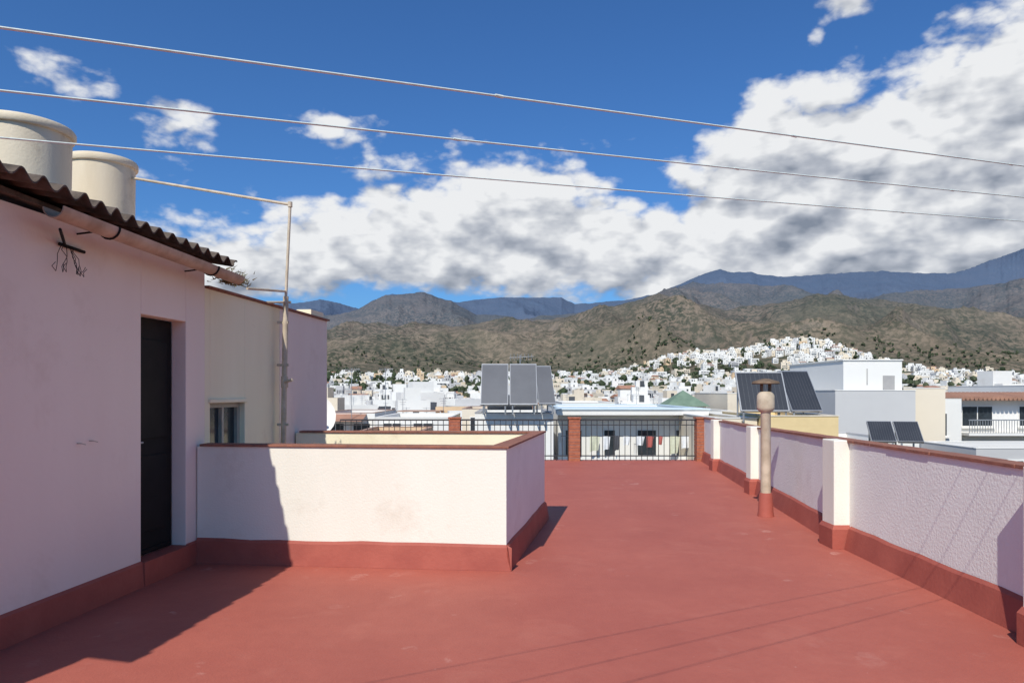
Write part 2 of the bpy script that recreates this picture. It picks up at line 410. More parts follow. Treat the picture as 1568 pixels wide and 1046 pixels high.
# ------------------------------------------------------------------ clotheslines
def wire(name,a,bq,sag=.012):
    a=Vector(a);bq=Vector(bq); mb=MB(); n=40; pr=None
    for i in range(n+1):
        t=i/n; p=a.lerp(bq,t); p.z-=sag*4*t*(1-t)
        if pr is not None: mb.cyl(pr,p,.0028,n=6,cap=False)
        pr=p
    for t in(.35,.52,.72): 
        p=a.lerp(bq,t); p.z-=sag*4*t*(1-t); mb.cyl(p-Vector((.010,.005,0)),p+Vector((.010,.005,0)),.0042,n=6)
    return mb.build(name,[M_wire],smooth=True)
wire('clothesline',(-2.0,.80,2.205),(3.62,3.78,2.672))
wire('clothesline.001',(-2.2,1.07,2.205),(3.62,4.095,2.642))
wire('clothesline.002',(-2.4,1.43,2.225),(3.62,4.39,2.606))
mb=MB()
mb.cyl((3.62,3.70,2.68),(3.62,4.47,2.60),.012,n=10); mb.cyl((3.62,3.92,.5),(3.62,3.92,2.70),.018,n=12)
mb.cyl((3.62,3.92,.7),(3.5,3.92,.7),.015,n=8); mb.cyl((3.62,3.92,1.0),(3.5,3.92,1.0),.015,n=8)
mb.build('clothesline_post',[M_pipe],smooth=True)
mb=MB()
mb.cyl((-1.98,.77,2.205),(-2.42,1.46,2.225),.02,n=10); mb.cyl((-2.2,1.1,0),(-2.2,1.1,2.20),.025,n=12)
mb.build('clothesline_post.001',[M_pipe],smooth=True)

# ------------------------------------------------------------------ terrain
RA=[(-1400,120),(-784,130),(-334,135),(-294,142),(-264,136),(-234,126),(-214,140),(-184,148),(-134,147),(-84,137),(-24,144),(76,145),(96,134),(136,137),(176,141),(216,148),(266,168),(300,182),(318,188),(335,181),(366,184),(416,175),(496,182),(566,185),(666,181),(716,196),(784,218),(1100,260),(1500,230)]
RB=[(-1400,110),(-784,110),(-284,118),(-234,128),(-194,149),(-134,152),(-94,140),(-54,120),(16,112),(66,116),(116,124),(166,133),(216,142),(240,156),(276,170),(346,168),(416,158),(476,150),(546,146),(616,158),(666,158),(784,170),(1100,200),(1500,200)]
RC=[(-1400,70),(-784,75),(-284,90),(-184,102),(-84,96),(16,106),(86,116),(126,122),(176,136),(226,149),(256,144),(286,134),(330,122),(416,134),(486,151),(516,147),(556,139),(616,128),(716,118),(784,116),(1100,120),(1500,110)]
def tab(T,x): return np.interp(x,[p[0] for p in T],[p[1] for p in T])
def sst(a,b_,x):
    t=min(1,max(0,(x-a)/(b_-a))); return t*t*(3-2*t)
def ground(X,Y,detail=True):
    if Y<80: return -12.0
    s=X/Y*1100
    g=-12+30*sst(150,950,Y)
    g+=50*math.exp(-((X-415)/80)**2-((Y-1040)/170)**2)+34*math.exp(-((X-270)/95)**2-((Y-1080)/190)**2)
    if Y<1000: return g
    h=g
    for T,yr,st,fall,k in((RC,2300,1150,1500,0),(RB,4300,2300,2600,1),(RA,8600,4600,5000,2)):
        w=noise.noise(Vector((s*.006+k*7,k*3.1,0)))
        yr2=yr*(1+.14*w)
        H=1.6+float(tab(T,s))/1100*yr2
        q_=(1,.8,.5)[k]
        H*=1+q_*(.035*noise.noise(Vector((s*.025,k*9,1)))+.014*noise.noise(Vector((s*.08,k*9,1)))+.005*noise.noise(Vector((s*.22,k*9,1))))
        t=(Y-st)/(yr2-st)
        if t<=0: continue
        if t<=1: p=(t**.85)*.8+.2*t*t*(3-2*t)
        else: p=max(.1,1-(Y-yr2)/fall)
        sc=(.0021,.0012,.0007)[k]
        wx=X+150*noise.noise(Vector((X*.0014,Y*.0014,k)))+45*noise.noise(Vector((X*.005,Y*.005,k)))
        rg=noise.ridged_multi_fractal(Vector((wx*sc,Y*sc*.58,k*5.3)),1.05,2.1,6,1.0,2.0)-1.12
        env=max(0,min(1,t*3))*min(1,(max(0,1-t)*2.6+.05))  if t<=1 else .10
        hh=18+(H-18)*p + rg*env*H*(.34,.28,.17)[k]
        h=max(h,hh)
    return h
us=np.concatenate([np.linspace(-1.6,-.45,50)[:-1],np.linspace(-.45,.80,1100),np.linspace(.80,1.7,60)[1:]])
ys=list(np.geomspace(80,1000,50)[:-1])+list(np.geomspace(1000,11500,400))
rows=[(-6000,6000),(-1000,1500),(-200,300),(0,100),(60,85)]+[(y,y) for y in ys]
nc=len(us); V=np.empty((len(rows)*nc,3))
k=0
for (Y,W) in rows:
    for u in us:
        X=u*W; V[k]=(X,Y,ground(X,Y)); k+=1
ii=np.arange(len(rows)-1)[:,None]*nc+np.arange(nc-1)[None,:]
ii=ii.ravel(); F=np.stack([ii,ii+1,ii+nc+1,ii+nc],1)
me=bpy.data.meshes.new('ground')
me.vertices.add(len(V)); me.vertices.foreach_set('co',V.ravel())
me.loops.add(F.size); me.loops.foreach_set('vertex_index',F.ravel().astype(np.int32))
me.polygons.add(len(F)); me.polygons.foreach_set('loop_start',np.arange(0,F.size,4,dtype=np.int32)); me.polygons.foreach_set('loop_total',np.full(len(F),4,dtype=np.int32))
me.update(calc_edges=True); me.polygons.foreach_set('use_smooth',[True]*len(F)); me.validate()
go=link(bpy.data.objects.new('ground_and_mountains',me))
M_ter=bpy.data.materials.new('mountain_terrain'); M_ter.use_nodes=True
nt=M_ter.node_tree; b=nt.nodes['Principled BSDF']; b.inputs['Roughness'].default_value=.95; b.inputs['Specular IOR Level'].default_value=.05
tc=nt.nodes.new('ShaderNodeTexCoord')
sep=nt.nodes.new('ShaderNodeSeparateXYZ'); nt.links.new(tc.outputs['Object'],sep.inputs[0])
soil=ramp(nz(.004,7,.6),.35,.65,(.165,.128,.088),(.26,.20,.14))
soil=mix(ramp(nz(.0012,5,.6),.45,.62,(0,0,0),(1,1,1)),soil,(.145,.125,.080))
shr=ramp(nz(.075,4,.75),.45,.54,(0,0,0),(1,1,1))
shr2=ramp(nz(.0045,5,.7),.40,.62,(.38,.38,.38),(.92,.92,.92))
c=mix(mth('MULTIPLY',shr,shr2),soil,(.044,.052,.030))
c=mix(mth('MULTIPLY',ramp(nz(.010,7,.75),.48,.66,(0,0,0),(1,1,1)),.58),c,(.055,.062,.038))
geo=nt.nodes.new('ShaderNodeNewGeometry'); s2=nt.nodes.new('ShaderNodeSeparateXYZ'); nt.links.new(geo.outputs['Normal'],s2.inputs[0])
st=ramp(mth('ADD',s2.outputs['Z'],mth('MULTIPLY',mth('SUBTRACT',nz(.006,6,.7),.5),.8)),.52,.68,(1,1,1),(0,0,0))
c=mix(mth('MULTIPLY',st,.40),c,(.26,.21,.165))
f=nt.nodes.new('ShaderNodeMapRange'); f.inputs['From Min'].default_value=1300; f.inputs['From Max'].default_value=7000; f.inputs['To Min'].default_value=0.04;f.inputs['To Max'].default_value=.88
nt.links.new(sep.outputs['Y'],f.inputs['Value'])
c=mix(f.outputs[0],c,(.078,.118,.190))  # aerial haze painted into the base colour: bluer with distance along Y
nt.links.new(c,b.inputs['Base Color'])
bp=nt.nodes.new('ShaderNodeBump'); bp.inputs['Strength'].default_value=1.0; bp.inputs['Distance'].default_value=14
nt.links.new(nz(.018,6,.68),bp.inputs['Height']); nt.links.new(bp.outputs[0],b.inputs['Normal'])
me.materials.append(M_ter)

# ------------------------------------------------------------------ distant town
mb=MB()
def house(cx,cy,w,d,z0,z1,a,wm,rm,det):
    mb.rbox(cx,cy,w,d,z0,z1,a,wm,rm)
    c,s=math.cos(a),math.sin(a)
    def L(x,y,z): return (cx+x*c-y*s,cy+x*s+y*c,z)
    hh=z1-max(z0,-12)
    if rm!=4:
        for (x0,x1,y0,y1) in((-w/2,w/2,-d/2,-d/2+.25),(-w/2,w/2,d/2-.25,d/2),(-w/2,-w/2+.25,-d/2+.25,d/2-.25),(w/2-.25,w/2,-d/2+.25,d/2-.25)):
            ps=[L(x0,y0,0),L(x1,y0,0),L(x1,y1,0),L(x0,y1,0)]
            mb.prism([p[:2] for p in ps],z1+.004,z1+.75,wm)
    else:
        P=[L(-w/2-.3,-d/2-.3,z1),L(w/2+.3,-d/2-.3,z1),L(w/2+.3,d/2+.3,z1),L(-w/2-.3,d/2+.3,z1),L(-w/2-.3,0,z1+1.0),L(w/2+.3,0,z1+1.0)]
        mb.add(P,[(0,1,5,4),(2,3,4,5),(1,2,5),(3,0,4)],4)
    nfl=min(3,max(1,int((hh)/3)))
    for fl in range(nfl):
        zt=z1-.7-3*fl
        n=max(1,int(w/3.0)); 
        if random.random()<.28: 
            x0,x1=-w/2*.7,w/2*.7
            mb.add([L(x0,-d/2-.05,zt-1.9),L(x1,-d/2-.05,zt-1.9),L(x1,-d/2-.05,zt),L(x0,-d/2-.05,zt)],[(0,1,2,3)],5)
            ps=[L(x0,-d/2-.9,0),L(x1,-d/2-.9,0),L(x1,-d/2-.7,0),L(x0,-d/2-.7,0)]
            mb.prism([p[:2] for p in ps],zt-2.2,zt-1.15,wm)
            for q in (x0,x0/3,-x0/3,x1): 
                p=L(q,-d/2-.5,0); mb.rbox(p[0],p[1],.3,.9,zt-2.2,zt+.1,a,wm)
        else:
            for i in range(n):
                if random.random()<.25: continue
                x=-w/2+w*(i+.5)/n+random.uniform(-.3,.3); ww=random.choice((.4,.5,.65)); h=random.choice((1.1,1.2,1.9))
                mb.add([L(x-ww,-d/2-.05,zt-h),L(x+ww,-d/2-.05,zt-h),L(x+ww,-d/2-.05,zt),L(x-ww,-d/2-.05,zt)],[(0,1,2,3)],5)
        for sx in(-1,1):
            for i in range(2):
                if random.random()<.4: continue
                y=-d/4+i*d/2
                mb.add([L(sx*(w/2+.05),y-.5,zt-1.3),L(sx*(w/2+.05),y+.5,zt-1.3),L(sx*(w/2+.05),y+.5,zt),L(sx*(w/2+.05),y-.5,zt)],[(0,1,2,3)],5)
    if rm!=4 and random.random()<.55:
        x,y=random.uniform(-w/4,w/4),random.uniform(0,d/4); p=L(x,y,0); hz=random.uniform(1.8,2.6)
        mb.rbox(p[0],p[1],random.uniform(2,3.5),random.uniform(2,3.5),z1,z1+hz,a,wm,rm)
        if random.random()<.5:
            mb.add([L(x-.4,y-1.8,z1+.1),L(x+.4,y-1.8,z1+.1),L(x+.4,y-1.8,z1+1.9),L(x-.4,y-1.8,z1+1.9)],[(0,1,2,3)],5)
    if det:
        for q in range(random.randint(1,3)):
            p=L(random.uniform(-w/3,w/3),random.uniform(-d/3,d/3),0); hz=random.uniform(2.0,3.4)
            mb.cyl((p[0],p[1],z1),(p[0],p[1],z1+hz),.03,n=4,mi=6)
            for zz in(.1,.35,.6): mb.cyl((p[0]-.5+zz*.4,p[1],z1+hz-zz),(p[0]+.5-zz*.4,p[1],z1+hz-zz),.02,n=4,mi=6)
        if random.random()<.4:
            p=L(random.uniform(-w/3,w/3),-d/4,0); mb.cyl((p[0],p[1],z1),(p[0],p[1],z1+1.3),.5,n=10,mi=random.choice((0,2)))
        if random.random()<.35:
            p=L(random.uniform(-w/4,w/4),-d/4,0)
            mb.add([(p[0]-1,p[1]-.6,z1+.4),(p[0]+1,p[1]-.6,z1+.4),(p[0]+1,p[1]+.6,z1+1.9),(p[0]-1,p[1]+.6,z1+1.9)],[(0,1,2,3)],7)
        if random.random()<.5:
            p0=L(-w*.3,-d*.3,0);p1=L(w*.1,-d*.3,0);p2=L(w*.1,d*.05,0);p3=L(-w*.3,d*.05,0)
            mb.prism([p0[:2],p1[:2],p2[:2],p3[:2]],z1+1.9,z1+2.0,random.choice((1,3,2,4)))
            for p in(p0,p1,p2,p3): mb.cyl((p[0],p[1],z1),(p[0],p[1],z1+1.9),.06,n=4,mi=0)
Y=52.0; cnt=0
while Y<1230:
    step=13+Y*.004
    X=-.62*Y
    while X<.86*Y+5:
        w=random.uniform(6,12); 
        if Y<300 and random.random()<.4: w*=.7
        x=X+random.uniform(-1.5,1.5); y=Y+random.uniform(-2.5,2.5)
        X+=w+random.choice((.0,.3,2.5,5.0))
        hill=math.exp(-((x-415)/75)**2-((y-1040)/190)**2)+.75*math.exp(-((x-275)/80)**2-((y-1080)/190)**2)
        pr=.93 if Y<380 else (.60 if Y<620 else (.28 if Y<820 else .05))
        pr=max(pr,min(.82,hill*1.2))
        if random.random()>pr: continue
        g=ground(x,y)
        if Y<260: h=random.uniform(6.5,11.4)
        else: h=random.uniform(4.5,8.5)
        if Y<90: h=min(h,9.6)
        a=random.gauss(0,.16)+(.25*math.sin(x*.004+y*.003))
        r=random.random(); wm=0 if r<.62 else (1 if r<.87 else (8 if r<.92 else 2))
        r=random.random()
        if Y<300: rm=wm if r<.42 else (2 if r<.54 else (3 if r<.72 else (4 if r<.88 else wm)))
        else: rm=wm if r<.58 else (2 if r<.74 else (3 if r<.84 else (4 if r<.90 else wm)))
        d=random.uniform(6,10)
        house(x,y,w,d,g-4,g+h,a,wm,rm,Y<330); cnt+=1
        if random.random()<.3: house(x+random.uniform(-2,2),y+2.5,w*.55,d*.5,g,g+h+2.6,a,wm,rm,False)
    Y+=step
M_roofr=mat('town_roof_red',(.42,.28,.21),(.33,.21,.16),.2,rough=.9)
mb.build('distant_town',[M_townw,M_townc,M_towng,M_roofr,M_tile,M_glassd,M_alu,M_panelb,M_towny])
print('houses',cnt)
# distant trees
mb=MB()
ico=[Vector(v).normalized() for v in ((0,0,1),(.89,0,.45),(.28,.85,.45),(-.72,.53,.45),(-.72,-.53,.45),(.28,-.85,.45),(.72,.53,-.45),(-.28,.85,-.45),(-.89,0,-.45),(-.28,-.85,-.45),(.72,-.53,-.45),(0,0,-1))]
icf=[(0,1,2),(0,2,3),(0,3,4),(0,4,5),(0,5,1),(1,6,2),(2,7,3),(3,8,4),(4,9,5),(5,10,1),(6,7,2),(7,8,3),(8,9,4),(9,10,5),(10,6,1),(11,7,6),(11,8,7),(11,9,8),(11,10,9),(11,6,10)]
for k in range(8000):
    y=random.uniform(150,560) if random.random()<.24 else random.uniform(500,1450)
    x=random.uniform(-.5,.85)*y; g=ground(x,y)
    if noise.noise(Vector((x*.01,y*.01,3)))<-.08: continue
    R=random.uniform(1.5,3.2)*(1 if y>400 else .8)
    tall=random.random()<.15
    for j in range(3):
        cc=Vector((x+random.uniform(-R,R)*.8,y+random.uniform(-R,R)*.8,g+R*random.uniform(.8,1.7)+ (R*j if tall else 0)+(2.5 if y<560 else .6)))
        mb.add([cc+v*R*random.uniform(.45,1.0) for v in ico],icf,0 if random.random()<.6 else 1)
M_tr1=mat('tree_dark',(.050,.070,.030),(.030,.042,.020),.8); M_tr2=mat('tree_olive',(.090,.105,.055),(.055,.065,.035),.8)
mb.build('distant_trees',[M_tr1,M_tr2])

# ------------------------------------------------------------------ nearby buildings
def nb(name,x0,x1,y0,y1,z1,wm,wins=(),roof=None,par=.4,extra=None):
    root=link(bpy.data.objects.new(name,None))
    mb=MB(); mb.box(x0,x1,y0,y1,-12,z1-par,0)
    if par:
        for a in((x0,x1,y0,y0+.18),(x0,x1,y1-.18,y1),(x0,x0+.18,y0+.18,y1-.18),(x1-.18,x1,y0+.18,y1-.18)):
            mb.box(*a,z1-par+.001,z1,0); 
            mb.box(a[0]-.02,a[1]+.02,a[2]-.02,a[3]+.02,z1+.001,z1+.03,1)
        mb.box(x0+.2,x1-.2,y0+.2,y1-.2,z1-par+.002,z1-par+.02,1)
    mb.build('walls',[wm,roof or M_townw],root)
    if wins:
        mw=MB()
        for (x,z,w,h) in wins:
            mw.box(x-w/2-.06,x+w/2+.06,y0-.03,y0-.001,z-h/2-.06,z+h/2+.06,0)
            mw.box(x-w/2,x+w/2,y0-.036,y0-.031,z-h/2,z+h/2,1)
            for q in range(1,max(2,int(w/.6))): 
                xx=x-w/2+w*q/max(2,int(w/.6)); mw.box(xx-.02,xx+.02,y0-.05,y0-.037,z-h/2,z+h/2,0)
            mw.box(x-w/2-.1,x+w/2+.1,y0-.14,y0-.0015,z-h/2-.12,z-h/2-.062,0)
        mw.build('windows',[M_townw,M_glass],root)
    if extra: 
        extra(root)
    return root
def galleryx(root):
    mb=MB()
    mb.box(1.7,7.45,27.2,28.0,.72,.92,0); mb.box(1.65,7.5,27.15,28.0,.921,.97,1)
    for x in(1.75,3.15,4.55,5.95,7.3): mb.box(x,x+.12,26.7,26.82,-3,-.3,0)
    mb.box(1.7,7.45,26.65,26.695,-2.6,-.75,0)
    mb.box(1.7,7.45,26.9,28,-2.7,-2.6,0)
    for x,w in((2.1,.6),(3.6,.4),(4.9,.7),(6.4,.4)): mb.box(x,x+w,27.96,27.995,-1.6,.1,2)
    mb.build('gallery',[M_townw,M_bluer,M_glass],root)
nb('gallery_apartment_building',1.8,7.4,28,36,.95,M_townw,(),M_bluer,.1,galleryx)
mb=MB()
mcl=[mat('cloth_%d'%i,c,None,8) for i,c in enumerate(((.75,.75,.75),(.12,.16,.35),(.45,.12,.10),(.08,.08,.09),(.6,.6,.45)))]
xx=2.3
mb.cyl((1.8,26.4,-.02),(7.3,26.4,-.02),.01,n=5,mi=3)
while xx<6.6:
    w=random.uniform(.15,.4);h=random.uniform(.3,.7);mi=random.choice((0,1,3,0,2,3,4));n=5;vs=[]
    for j in range(n+1):
        t=j/n
        for i2 in range(n+1):
            s=i2/n; vs.append((xx+w*s*(1-.2*t),26.4+.04*math.sin(s*9+xx)*t,-.03-h*t*(1-.15*s)+.02*math.sin(s*5)))
    fs=[(j*(n+1)+i2,j*(n+1)+i2+1,(j+1)*(n+1)+i2+1,(j+1)*(n+1)+i2) for j in range(n) for i2 in range(n)]
    mb.add(vs,fs,mi); xx+=w+random.uniform(.02,.35)
mb.build('hanging_laundry',mcl)
nb('solar_roof_building',-1.3,1.45,25.2,31,.85,M_townw,((-.3,-.6,.9,.9),),M_grey,.3)
def collector(name,x0,n,w,y,z0,z1,mp,run,rot=0,tank=True):
    root=link(bpy.data.objects.new(name,None)); root.location=(x0,y,0); root.rotation_euler[2]=rot
    mb=MB()
    for i in range(n):
        a=i*(w+.05); b2=a+w
        vs=[(a,0,z0),(b2,0,z0),(b2,run,z1),(a,run,z1)]
        nr=Vector((0,-(z1-z0),run)).normalized()*.08
        vs+= [(p[0]+nr.x,p[1]+nr.y,p[2]+nr.z) for p in vs]
        mb.add(vs,[(0,3,2,1),(0,1,5,4),(1,2,6,5),(2,3,7,6),(3,0,4,7)],1)
        P=[Vector(p) for p in vs[4:]]; cen=sum(P,Vector())/4
        Q=[cen+(p-cen)*.95+nr*.03 for p in P]; mb.add(P,[(0,1,2,3)],1); mb.add(Q,[(0,1,2,3)],0)
        for t in [j/10 for j in range(1,10)]:
            pa=Q[0].lerp(Q[1],t);pb=Q[3].lerp(Q[2],t); s=Vector((.003,0,0)); u=nr*.03
            mb.add([pa-s+u,pa+s+u,pb+s+u,pb-s+u],[(0,1,2,3)],2)
        for xq in(a+.1,b2-.1):
            mb.cyl((xq,run,z1-.05),(xq,run,z0-.3),.03,n=6,mi=1); mb.cyl((xq,0,z0),(xq,0,z0-.3),.03,n=6,mi=1); mb.cyl((xq,0,z0-.28),(xq,run,z0-.28),.025,n=6,mi=1)
    mb.build('panels',[mp,M_alu,M_panel],root)
    if tank:
        mt=MB(); mt.cyl((.2,run+.1,z0+.1),(n*w*.95,run+.1,z0+.1),.27,n=20); mt.build('tank',[M_towng],root,smooth=True)
collector('solar_water_heater',-1.08,2,.95,24.6,1.12,2.55,M_panel,1.1)
collector('solar_water_heater.001',.92,1,.58,24.65,1.14,2.48,M_panel,1.05,.12,False)
nb('yellow_rooftop_building',7.9,10.0,22,27,.85,M_yel,((8.5,-.6,.7,.9),),M_townc,.3)
nb('cream_rooftop_building',6.5,7.85,23,29,.75,M_townc,((7.0,-.5,.6,.9),),None,.3)
collector('solar_water_heater.002',7.25,1,1.5,22.8,.95,2.2,M_panelb,.9,-.1,False)
collector('solar_water_heater.003',8.82,1,1.05,22.7,.95,2.25,M_panelb,.9,.15,False)
nb('white_house_with_roof_room',13.5,16.85,30,38,1.65,M_towng,(),M_townw,.3,
   lambda r:(lambda m:(m.box(14.3,16.83,31,37,1.3,2.95,0),m.box(15.3,15.34,30.98,31,1.9,2.6,1),m.box(14.25,16.86,30.95,37.05,2.951,3.0,0),m.box(16.0,16.5,30.97,31,1.4,2.3,1),m.build('roof_room',[M_townw,M_grey],r)))(MB()))
nb('white_terrace_house',16.9,18.7,31,39,1.75,M_townc,(),None,.35)
def tileroof(r):
    m=MB()
    n=66
    for i in range(n):
        x=20.4+i*.2
        m.cyl((x,33.4,1.28),(x,36,1.52),.09,n=6)
    m.box(20.3,33,33.5,36.2,1.251,1.29,0)
    m.build('tile_roof',[M_tile],r,smooth=True)
    m=MB()
    m.box(21.0,27.5,33.0,33.98,-.42,-.30,0)
    m.box(21.0,27.5,33.0,33.05,.28,.33,1)
    for i in range(53): 
        x=21.02+i*.122; m.box(x,x+.02,33.01,33.03,-.30,.28,1)
    m.build('balcony',[M_townw,M_alu],r)
nb('white_apartment_with_tile_roof',20.7,33,34,36.3,1.25,M_townw,((22.0,.45,1.4,.9),(24.6,.45,1.2,.9),(22.2,-1.25,1.5,.8),(24.6,-1.25,1.2,.8),(27,.4,1.2,.8),(29.4,.4,1.2,.8)),None,0,tileroof)
nb('link_house',18.75,20.65,33,38,1.3,M_townw,((19.6,.1,.7,1.0),),M_roofr,.3)
nb('low_flat_house',10.2,13.6,24,29,-.05,M_townw,((12.6,-.9,1.2,.7),),M_towng,.3)
nb('low_grey_house',16.8,24,26,29.5,-.45,M_towng,((18.5,-1.3,1.0,.8),),M_townw,.2)
collector('solar_water_heater.004',11.3,2,.72,22.6,.0,.6,M_panelb,.7,-.25,False)
nb('terracotta_awning_house',-11.8,-8.4,44,52,.3,M_townw,((-10.8,-.9,1,1.1),(-9.2,-.9,1,1.1)),M_roofr,.4)
nb('white_house',-8.0,-3.6,42,50,.1,M_townw,((-7,-.8,1,1.1),(-5.2,-.8,1.1,1.1)),None,.4)
nb('cream_house',-3.2,.2,46,54,.5,M_townc,((-2.2,-.6,.9,1.1),(-.8,-.6,.9,1.1)),M_roofr,.4)
nb('white_house.001',3.2,6.6,46,54,.9,M_townw,((4,-.2,.8,1.1),(5.6,-.2,.8,1.1)),None,.4)
nb('cream_house.001',13.2,18,44,52,1.5,M_townc,((14.5,.4,1,1.1),(16.5,.4,1,1.1)),None,.4)
nb('ochre_house',-7.6,-4.4,34,40,-.35,M_towny,((-6.9,-1.3,.8,.9),(-5.3,-1.3,.8,.9)),M_roofr,.4)
nb('white_house.002',-14,-9,33,40,-1.4,M_townw,((-11,-2.5,1,1.1),),M_roofr,.4)
def pyr(r):
    m=MB(); m.add([(9.0,42,.75),(11.6,42,.75),(11.6,44.6,.75),(9,44.6,.75),(10.3,43.3,1.7)],[(0,1,4),(1,2,4),(2,3,4),(3,0,4)]); m.box(9.2,11.4,42.2,44.4,-1,.749,1); m.build('pyramid_roof',[M_green,M_townc],r)
nb('green_roof_pavilion',7.6,12.6,41,48,.5,M_townw,((9,-.5,1,1),(11,-.5,1,1)),None,.4,pyr)
nb('white_house.003',34,44,46,56,2.0,M_townw,((35,1,1,1.1),(38,1,1,1.1),(41,1,1,1.1)),None,.5)
mb=MB(); mb.add([(-11.6,42.6,-.15),(-8.9,42.6,-.15),(-8.9,44,.25),(-11.6,44,.25)],[(0,1,2,3)]); mb.build('awning',[M_tile])
# satellite dish
mb=MB(); n=24; vs=[]; fs=[]
ax=Vector((.35,-.8,.45)).normalized(); sx=ax.cross(Vector((0,0,1))).normalized(); sy=ax.cross(sx); cc=Vector((-3.38,12.0,1.18))
rings=6
for k in range(rings+1):
    r=.42*k/rings
    for i2 in range(n):
        t=2*math.pi*i2/n; vs.append(cc+sx*r*math.cos(t)+sy*r*math.sin(t)+ax*(r*r*.45))
for k in range(rings):
    for i2 in range(n): fs.append((k*n+i2,k*n+(i2+1)%n,(k+1)*n+(i2+1)%n,(k+1)*n+i2))
mb.add(vs,fs); mb.cyl(cc,cc+ax*.42+Vector((0,0,-.1)),.012,n=6,mi=1); mb.cyl(cc+ax*.42,cc+ax*.5,.03,n=8,mi=1)
mb.cyl(cc-ax*.02,(cc.x,cc.y+.2,.0),.025,n=8,mi=1)
mb.build('satellite_dish',[M_townw,M_grey],smooth=True)
for k,(x,y,z0,z1) in enumerate(((.3,26.5,.55,2.95),(-9.6,43,.0,3.0),(-8.1,46,.0,3.1))):
    mb=MB(); mb.cyl((x,y,z0),(x,y,z1),.02,n=6); mb.cyl((x-.4,y,z1-.1),(x+.5,y,z1-.05),.012,n=5)
    for j in range(7): 
        q=-.35+j*.13; mb.cyl((x+q,y-.22,z1-.08),(x+q,y+.22,z1-.08),.008,n=4); mb.cyl((x+q,y,z1-.2),(x+q,y,z1+.05),.008,n=4)
    mb.build('tv_antenna' if k==0 else 'tv_antenna.%03d'%k,[M_alu])

# ------------------------------------------------------------------ sun
L=bpy.data.lights.new('sun','SUN'); L.energy=4.55; L.angle=math.radians(.5); L.color=(1,.96,.88)
lo=link(bpy.data.objects.new('sun',L)); dv=Vector((.32,.92,-1)); lo.rotation_euler=dv.to_track_quat('-Z','Y').to_euler(); lo.location=(-10,-20,30)
# ------------------------------------------------------------------ sky
w=bpy.data.worlds.new('World'); scene.world=w; w.use_nodes=True; nt=w.node_tree
try:
    w.cycles.sampling_method='MANUAL'; w.cycles.sample_map_resolution=256
except Exception as ex: print(ex)
bg=nt.nodes['Background']; bg.inputs['Strength'].default_value=.1
sky=nt.nodes.new('ShaderNodeTexSky'); sky.sky_type='NISHITA'; sky.sun_disc=False
sky.sun_elevation=math.asin(1/dv.length); sky.sun_rotation=math.atan2(-.32,-.92)
tc=nt.nodes.new('ShaderNodeTexCoord')
sep=nt.nodes.new('ShaderNodeSeparateXYZ'); nt.links.new(tc.outputs['Generated'],sep.inputs[0])
az=mth('ARCTAN2',sep.outputs['X'],sep.outputs['Y']); el=mth('ARCSINE',sep.outputs['Z'])
def AE(s,r):
    a=math.atan(s/1100); return a,math.atan(r/1100*math.cos(a))
def curve(T,):
    fc=nt.nodes.new('ShaderNodeFloatCurve'); cv=fc.mapping.curves[0]
    pts=[]
    for s,r in T:
        a,e=AE(s,r); pts.append(((a+1.0)/2.0,(e+.2)/1.0))
    cv.points[0].location=pts[0]; cv.points[1].location=pts[-1]
    for p in pts[1:-1]: cv.points.new(*p)
    fc.mapping.update()
    nt.links.new(mth('MULTIPLY',mth('ADD',az,1.0),.5),fc.inputs['Value'])
    return mth('SUBTRACT',fc.outputs[0],.2)
top=curve([(-1500,150),(-784,200),(-600,240),(-500,265),(-380,285),(-310,312),(-230,335),(-120,345),(0,340),(96,360),(160,330),(220,325),(270,355),(330,415),(380,450),(450,480),(516,508),(616,528),(700,560),(800,600),(1200,640)])
bot=curve([(-1500,60),(-784,90),(-400,105),(-320,130),(-230,136),(-150,134),(0,130),(200,110),(800,100),(1200,80)])
def cvec(oe,oa,stretch,z):
    cb=nt.nodes.new('ShaderNodeCombineXYZ')
    nt.links.new(mth('ADD',az,oa),cb.inputs[0]); nt.links.new(mth('MULTIPLY',mth('ADD',el,oe),stretch),cb.inputs[1]); cb.inputs[2].default_value=z
    return cb.outputs[0]
def noise3(scale,detail,rough,oe=0,oa=0,stretch=1.7,z=0,dist=0.0):
    n=nt.nodes.new('ShaderNodeTexNoise'); n.inputs['Scale'].default_value=scale; n.inputs['Detail'].default_value=detail; n.inputs['Roughness'].default_value=rough; n.inputs['Distortion'].default_value=dist
    nt.links.new(cvec(oe,oa,stretch,z),n.inputs['Vector']); return n.outputs['Fac']
def field(oe,oa,det=8,k2=.22):
    n=noise3(8,det,.56,oe=oe,oa=oa,z=.7)
    v1=mth('ABSOLUTE',mth('MULTIPLY',mth('SUBTRACT',noise3(13,2,.5,oe=oe,oa=oa,z=5.2),.5),2.0))
    a_=mth('MULTIPLY',mth('SUBTRACT',n,.5),1.45)
    b_=mth('MULTIPLY',mth('SUBTRACT',v1,.17),.55)
    r_=mth('ADD',a_,b_)
    if k2:
        v2=mth('ABSOLUTE',mth('MULTIPLY',mth('SUBTRACT',noise3(34,2,.5,oe=oe,oa=oa,z=8.2),.5),2.0))
        r_=mth('ADD',r_,mth('MULTIPLY',mth('SUBTRACT',v2,.17),k2))
    return r_
N1=field(0,0); S0=field(0,0,4.5,.10); S1=field(.026,-.012,4.5,.10)
N2=noise3(4.5,5,.55,stretch=4.5,z=4.0)
N3=noise3(5,4,.5,stretch=1.5,z=9.0)
te=mth('SUBTRACT',top,el)
d=mth('MINIMUM',mth('ADD',mth('MULTIPLY',te,5.5),.10),mth('MULTIPLY',mth('SUBTRACT',el,bot),9.0))
d=mth('MINIMUM',d,.68)
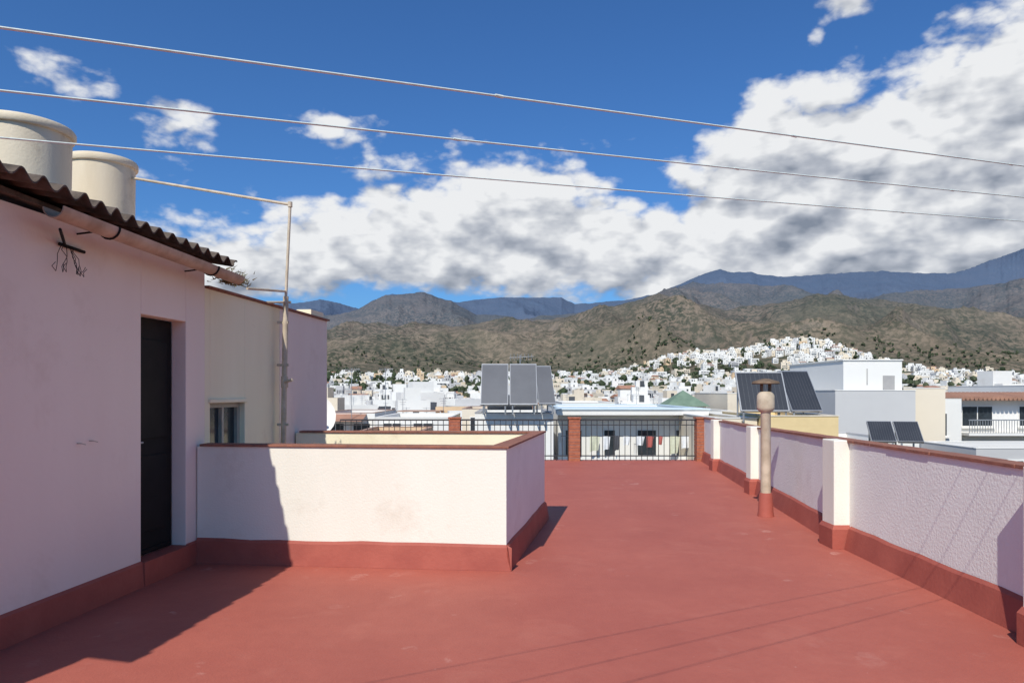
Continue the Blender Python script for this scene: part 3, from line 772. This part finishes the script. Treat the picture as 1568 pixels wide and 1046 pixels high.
dm=mth('ADD',d,N1)
for (s,r,ws,wr,k) in((-690,490,80,36,.02),(-512,405,50,40,.20),(-240,400,100,34,.13),(-374,340,50,22,.12),(471,530,28,24,.06),(540,600,70,30,.14),(250,375,40,16,.08)):
    a,e=AE(s,r); sa=ws/1100;se=wr/1100
    q=mth('ADD',mth('POWER',mth('ABSOLUTE',mth('DIVIDE',mth('SUBTRACT',az,a),sa)),2.0),mth('POWER',mth('ABSOLUTE',mth('DIVIDE',mth('SUBTRACT',el,e),se)),2.0))
    dm=mth('MAXIMUM',dm,mth('ADD',mth('SUBTRACT',k,mth('MULTIPLY',q,.28)),N1))
al=nt.nodes.new('ShaderNodeMapRange'); al.interpolation_type='SMOOTHSTEP'; al.inputs['From Min'].default_value=-.02; al.inputs['From Max'].default_value=.28
nt.links.new(dm,al.inputs['Value'])
diff=mth('MULTIPLY',mth('SUBTRACT',S0,S1),1.7)
dark=mth('MINIMUM',mth('MAXIMUM',mth('MULTIPLY',mth('SUBTRACT',te,.05),2.6),0.0),.22)
darkb=mth('MULTIPLY',mth('MINIMUM',mth('MAXIMUM',mth('MULTIPLY',mth('SUBTRACT',.12,mth('SUBTRACT',el,bot)),8.0),0.0),1.0),.30)
a,e=AE(700,260)
q=mth('ADD',mth('POWER',mth('ABSOLUTE',mth('DIVIDE',mth('SUBTRACT',az,a),.25)),2.0),mth('POWER',mth('ABSOLUTE',mth('DIVIDE',mth('SUBTRACT',el,e),.12)),2.0))
dark2=mth('MULTIPLY',mth('MAXIMUM',mth('SUBTRACT',1.0,q),0.0),.24)
sh=mth('ADD',mth('SUBTRACT',mth('SUBTRACT',mth('SUBTRACT',1.0,dark),dark2),darkb),diff)
sh=mth('ADD',sh,mth('MULTIPLY',mth('SUBTRACT',N2,.5),1.3))
sh=mth('ADD',sh,mth('MULTIPLY',mth('SUBTRACT',N3,.5),.5))
sh=mth('MINIMUM',mth('MAXIMUM',sh,0.0),1.0)
ccol=ramp(sh,0,1,(2.3,2.65,3.3),(8.6,8.7,8.8))
r=ccol.node.color_ramp; e=r.elements.new(.45); e.color=(4.6,4.9,5.5,1)
tint=nt.nodes.new('ShaderNodeMix'); tint.data_type='RGBA'; tint.blend_type='MULTIPLY'; tint.inputs['Factor'].default_value=1
nt.links.new(sky.outputs[0],tint.inputs['A']); tint.inputs['B'].default_value=(.39,.76,1.24,1)
fin=mix(mth('MULTIPLY',al.outputs[0],.98),tint.outputs['Result'],ccol)
nt.links.new(fin,bg.inputs['Color'])
# ------------------------------------------------------------------ camera
cam=bpy.data.cameras.new('camera'); co=link(bpy.data.objects.new('camera',cam)); scene.camera=co
co.location=(0,0,1.6); co.rotation_euler=(math.radians(90),0,0)
cam.sensor_width=36; cam.lens=36*1100/1568; cam.shift_y=77/1568; cam.clip_start=.05; cam.clip_end=40000
scene.view_settings.view_transform='Standard'
try: scene.view_settings.look='None'
except Exception: pass
scene.view_settings.exposure=0
